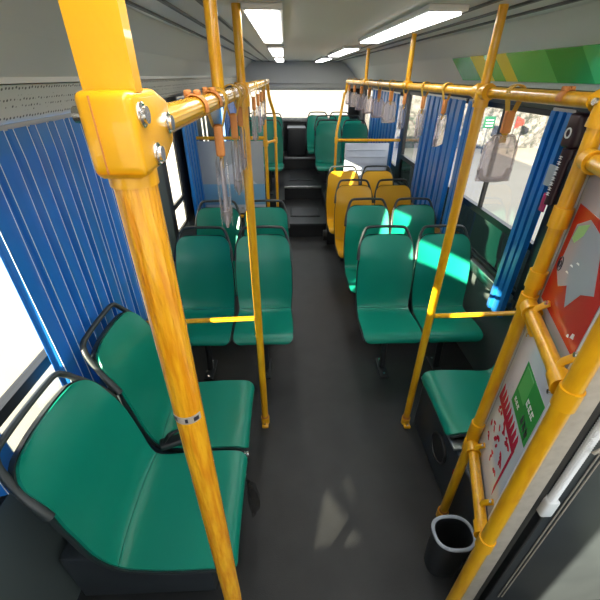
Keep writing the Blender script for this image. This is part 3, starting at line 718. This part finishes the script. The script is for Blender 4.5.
# ------------------------------------------------------------------ hanging straps
def make_strap(w=.105, tabm='strap'):
    root = empty('hanging_strap')     # origin on the rail axis, strap faces +-y
    # webbing loop round the rail
    b = MB(); L = [];
    for a in range(0, 13):
        t = -PI*.2 + a*(1.4*PI)/12; L.append((math.cos(t)*.0235, math.sin(t)*.0235))
    outer = [(-.009,-.052)] + [(p[0], p[1]) for p in L[::-1]] + [(.009,-.052)]
    # flat band swept along rail direction y (width .026), path lies in x-z
    G1 = [[(x, -.013, z), (x, .013, z)] for x, z in outer]; G2 = [[(x*1.14, -.013, z*1.0+.003*(1 if z > 0 else 0)), (x*1.14, .013, z*1.0+.003*(1 if z > 0 else 0))] for x, z in outer]
    b.solid(G1, G2); b.build('webbing_loop', M['web'], root)
    b = MB(); b.box(-.0145,.0145,-.010,.010,-.112,-.046,.005); lt = b.build('leather_tab', M[tabm], root)
    b = MB(); b.box(-.010,.010,-.004,.004,-.140,-.108,.003); b.build('webbing_end', M['web'], lt)
    # clear trapezoid sleeve: two thin walls with a bottom grip
    hw0, hw1 = w*.30, w*.5; z0, z1, zm = -.118, -.262, -.150
    out = [(-hw0,z0),(hw0,z0),(hw1,zm),(hw1*1.05,z1),(-hw1*1.05,z1),(-hw1,zm)]
    b = MB()
    for d in (-.013, .0115): b.poly([(x, d, z) for x, z in out], (0,.0015,0))
    cs = b.build('clear_sleeve', M['clear'], root, smooth=False)
    b = MB(); b.tube([Vector((x,0,z)) for x, z in out], .0042, 8, close=True, up=(0,1,0)); b.build('sleeve_edge', M['clear_edge'], cs)
    b = MB(); pts = smoothpath([(-hw1*1.0,0,z1+.04),(-hw1*.8,0,z1+.012),(-hw1*.4,0,z1+.004),(hw1*.4,0,z1+.004),(hw1*.8,0,z1+.012),(hw1*1.0,0,z1+.04)],4)
    b.tube(pts, .0095, 10, up=(0,1,0)); b.build('grip', M['clear_edge'], root)
    return root
st = make_strap(); first = [True]
def strap(x, y, rz, label, grp, sw=0., s=1.):
    o = st if first[0] else copy_tree(st); first[0] = False
    o.location = (x, y, RZ); o.rotation_euler = (sw, 0, rz); o.scale = (s,)*3; tag(o, label, 'hanging strap', grp)
    return o
GR = 'straps on the right rail'; GL = 'straps on the left rail'
ordn = ['nearest', 'second', 'third', 'fourth', 'fifth', 'sixth', 'seventh', 'eighth', 'ninth', 'tenth']
rs = [(1.45,.0),(2.05,.95),(2.38,1.0),(2.767,1.1),(3.137,.25),(3.541,.1),(3.97,.2),(4.39,.25),(4.84,.6),(5.25,.8)]
for i, (y, rz) in enumerate(rs):
    lab = 'large clear plastic strap against the bright right window, nearest on the right rail' if i == 0 else \
          ('clear plastic hanging strap, last one at the rear end of the right rail' if i == 9 else 'clear plastic hanging strap, %s from the camera on the right rail' % ordn[i])
    # the loop must keep round the rail, so swing only the parts below it
    o = strap(RX+(.012 if i == 0 else 0), y, 0, lab, GR, s=1.15 if i == 0 else 1.)
    for c in o.children:
        if not c.name.startswith('webbing_loop'): c.rotation_euler[2] = rz
ls = [(1.03,1.70,1.16),(1.35,1.66,1.16),(1.54,1.72,1.0),(2.27,1.55,1),(2.62,1.7,1),(2.98,1.5,1),(3.4,1.6,1)]
for i, (y, rz, s) in enumerate(ls):
    lab = 'clear hanging strap with orange tab, %s from the camera on the left rail' % (ordn[i] if i < 6 else 'farthest')
    o = strap(LX, y, 0, lab, GL, s=s)
    for c in o.children:
        if not c.name.startswith('webbing_loop'): c.rotation_euler[2] = rz
# leather wraps without straps
for x, y, l in ((LX,.80,'orange leather wrap around the left rail, nearest the big clamp'),(LX,.98,'orange leather wrap around the left rail, just before the first strap'),(RX,1.16,'orange leather wrap around the right rail near the corner elbow')):
    b = MB(); b.tube([(x+.0225*math.cos(a*PI/10), y, RZ+.0225*math.sin(a*PI/10)) for a in range(-1,12)], .015, 8, flat=.2, up=(0,0,1))
    bmesh.ops.transform(b.bm, matrix=Matrix.Identity(4), verts=b.bm.verts)
    for k in (0,1): b.box(x-.012+.018*k-.006, x-.012+.018*k+.006, y-.012, y+.012, RZ+.018, RZ+.031, .004)
    tag(b.build('leather_wrap', M['strap']), l, 'wrap', 'leather wraps on the rails')

# ------------------------------------------------------------------ outside
GZ = -.4
b = MB(); b.box(-60, 60, -40, 80, GZ-.1, GZ); o = b.build('ground', M['concrete'], smooth=False); struct(o)
b = MB(); n = 60
G1 = [[(3.6+.7*i, 15+.25*random.random()-(z>1)*.3, GZ+z) for z in (0,.8,1.7,2.6,3.4)] for i in range(n)]
G2 = [[(p[0], p[1]+.8, p[2]) for p in row] for row in G1]
b.solid(G1, G2); tag(b.build('stone_wall', M['gravel'], smooth=False), 'speckled stone wall across the yard seen through the right window', 'wall')
root = empty('road_sign', (7.27,14.0,GZ)); b = MB(); b.box(-.2,.2,-.02,.02,.86,1.24,.01); b.build('panel', mat('dark_green_sign', (.005,.07,.03), .4), root); b = MB(); b.cyl((0,.04,0),(0,.04,1.2),.02); b.build('post', M['iron'], root)
b = MB()
for k in range(3): b.box(-.13,.13,-.028,-.02,.93+.09*k,.955+.09*k)
b.build('lettering', M['white_paint'], root)
tag(root, 'small green square sign outside the right window', 'sign')
root = empty('red_flag', (8.22,14.0,GZ)); b = MB(); b.cyl((0,0,0),(0,0,1.3),.02); b.build('pole', M['iron'], root)
b = MB(); b.solid([[(.0+.05*i,.03*math.sin(i),1.25-.02*i),(.02+.05*i,.03*math.sin(i),  .82+.03*i)] for i in range(7)], [[(.0+.05*i,.01+.03*math.sin(i),1.25-.02*i),(.02+.05*i,.01+.03*math.sin(i),  .82+.03*i)] for i in range(7)]); b.build('cloth', M['red'], root)
tag(root, 'small red flag outside, right of the large hanging strap', 'flag')

# ------------------------------------------------------------------ light
w = bpy.data.worlds.new('world'); bpy.context.scene.world = w; w.use_nodes = True
nt = w.node_tree; bg = nt.nodes['Background']
bg.inputs[0].default_value = (.86,.93,1.0,1); bg.inputs[1].default_value = 3.0
sd = bpy.data.lights.new('sun', 'SUN'); sd.energy = 35; sd.angle = math.radians(.6); sd.color = (1,.90,.66)
so = bpy.data.objects.new('sun', sd); C.objects.link(so)
so.rotation_euler = Vector((1, R, -K)).to_track_quat('-Z', 'Y').to_euler()

# ------------------------------------------------------------------ camera
cam = bpy.data.cameras.new('camera'); co = bpy.data.objects.new('camera', cam); C.objects.link(co)
f = 359.333; cam.sensor_width = 36; cam.lens = f/600*36; cam.clip_start = .02; cam.clip_end = 300
X = Vector((.99937034,-.01626009,.03153633)); Y = Vector((-.03535829,-.53037429,.84702592)); Z = Vector((.00295334,-.84760765,-.53061526))
# columns: world axes expressed in image axes (right, down, forward)
right = Vector((X[0], Y[0], Z[0])); down = Vector((X[1], Y[1], Z[1])); fwd = Vector((X[2], Y[2], Z[2]))
m = Matrix((right, -down, -fwd)).transposed().to_4x4(); m.translation = (0, 0, 2.06); co.matrix_world = m
sc = bpy.context.scene; sc.camera = co
sc.view_settings.view_transform = 'Standard'; sc.view_settings.look = 'None'; sc.view_settings.exposure = .15; sc.view_settings.gamma = 1
sc.view_settings.use_curve_mapping = False
sc.cycles.max_bounces = 8; sc.cycles.transparent_max_bounces = 24; sc.cycles.use_denoising = True
sc.cycles.caustics_reflective = False; sc.cycles.caustics_refractive = False; sc.cycles.sample_clamp_indirect = 8
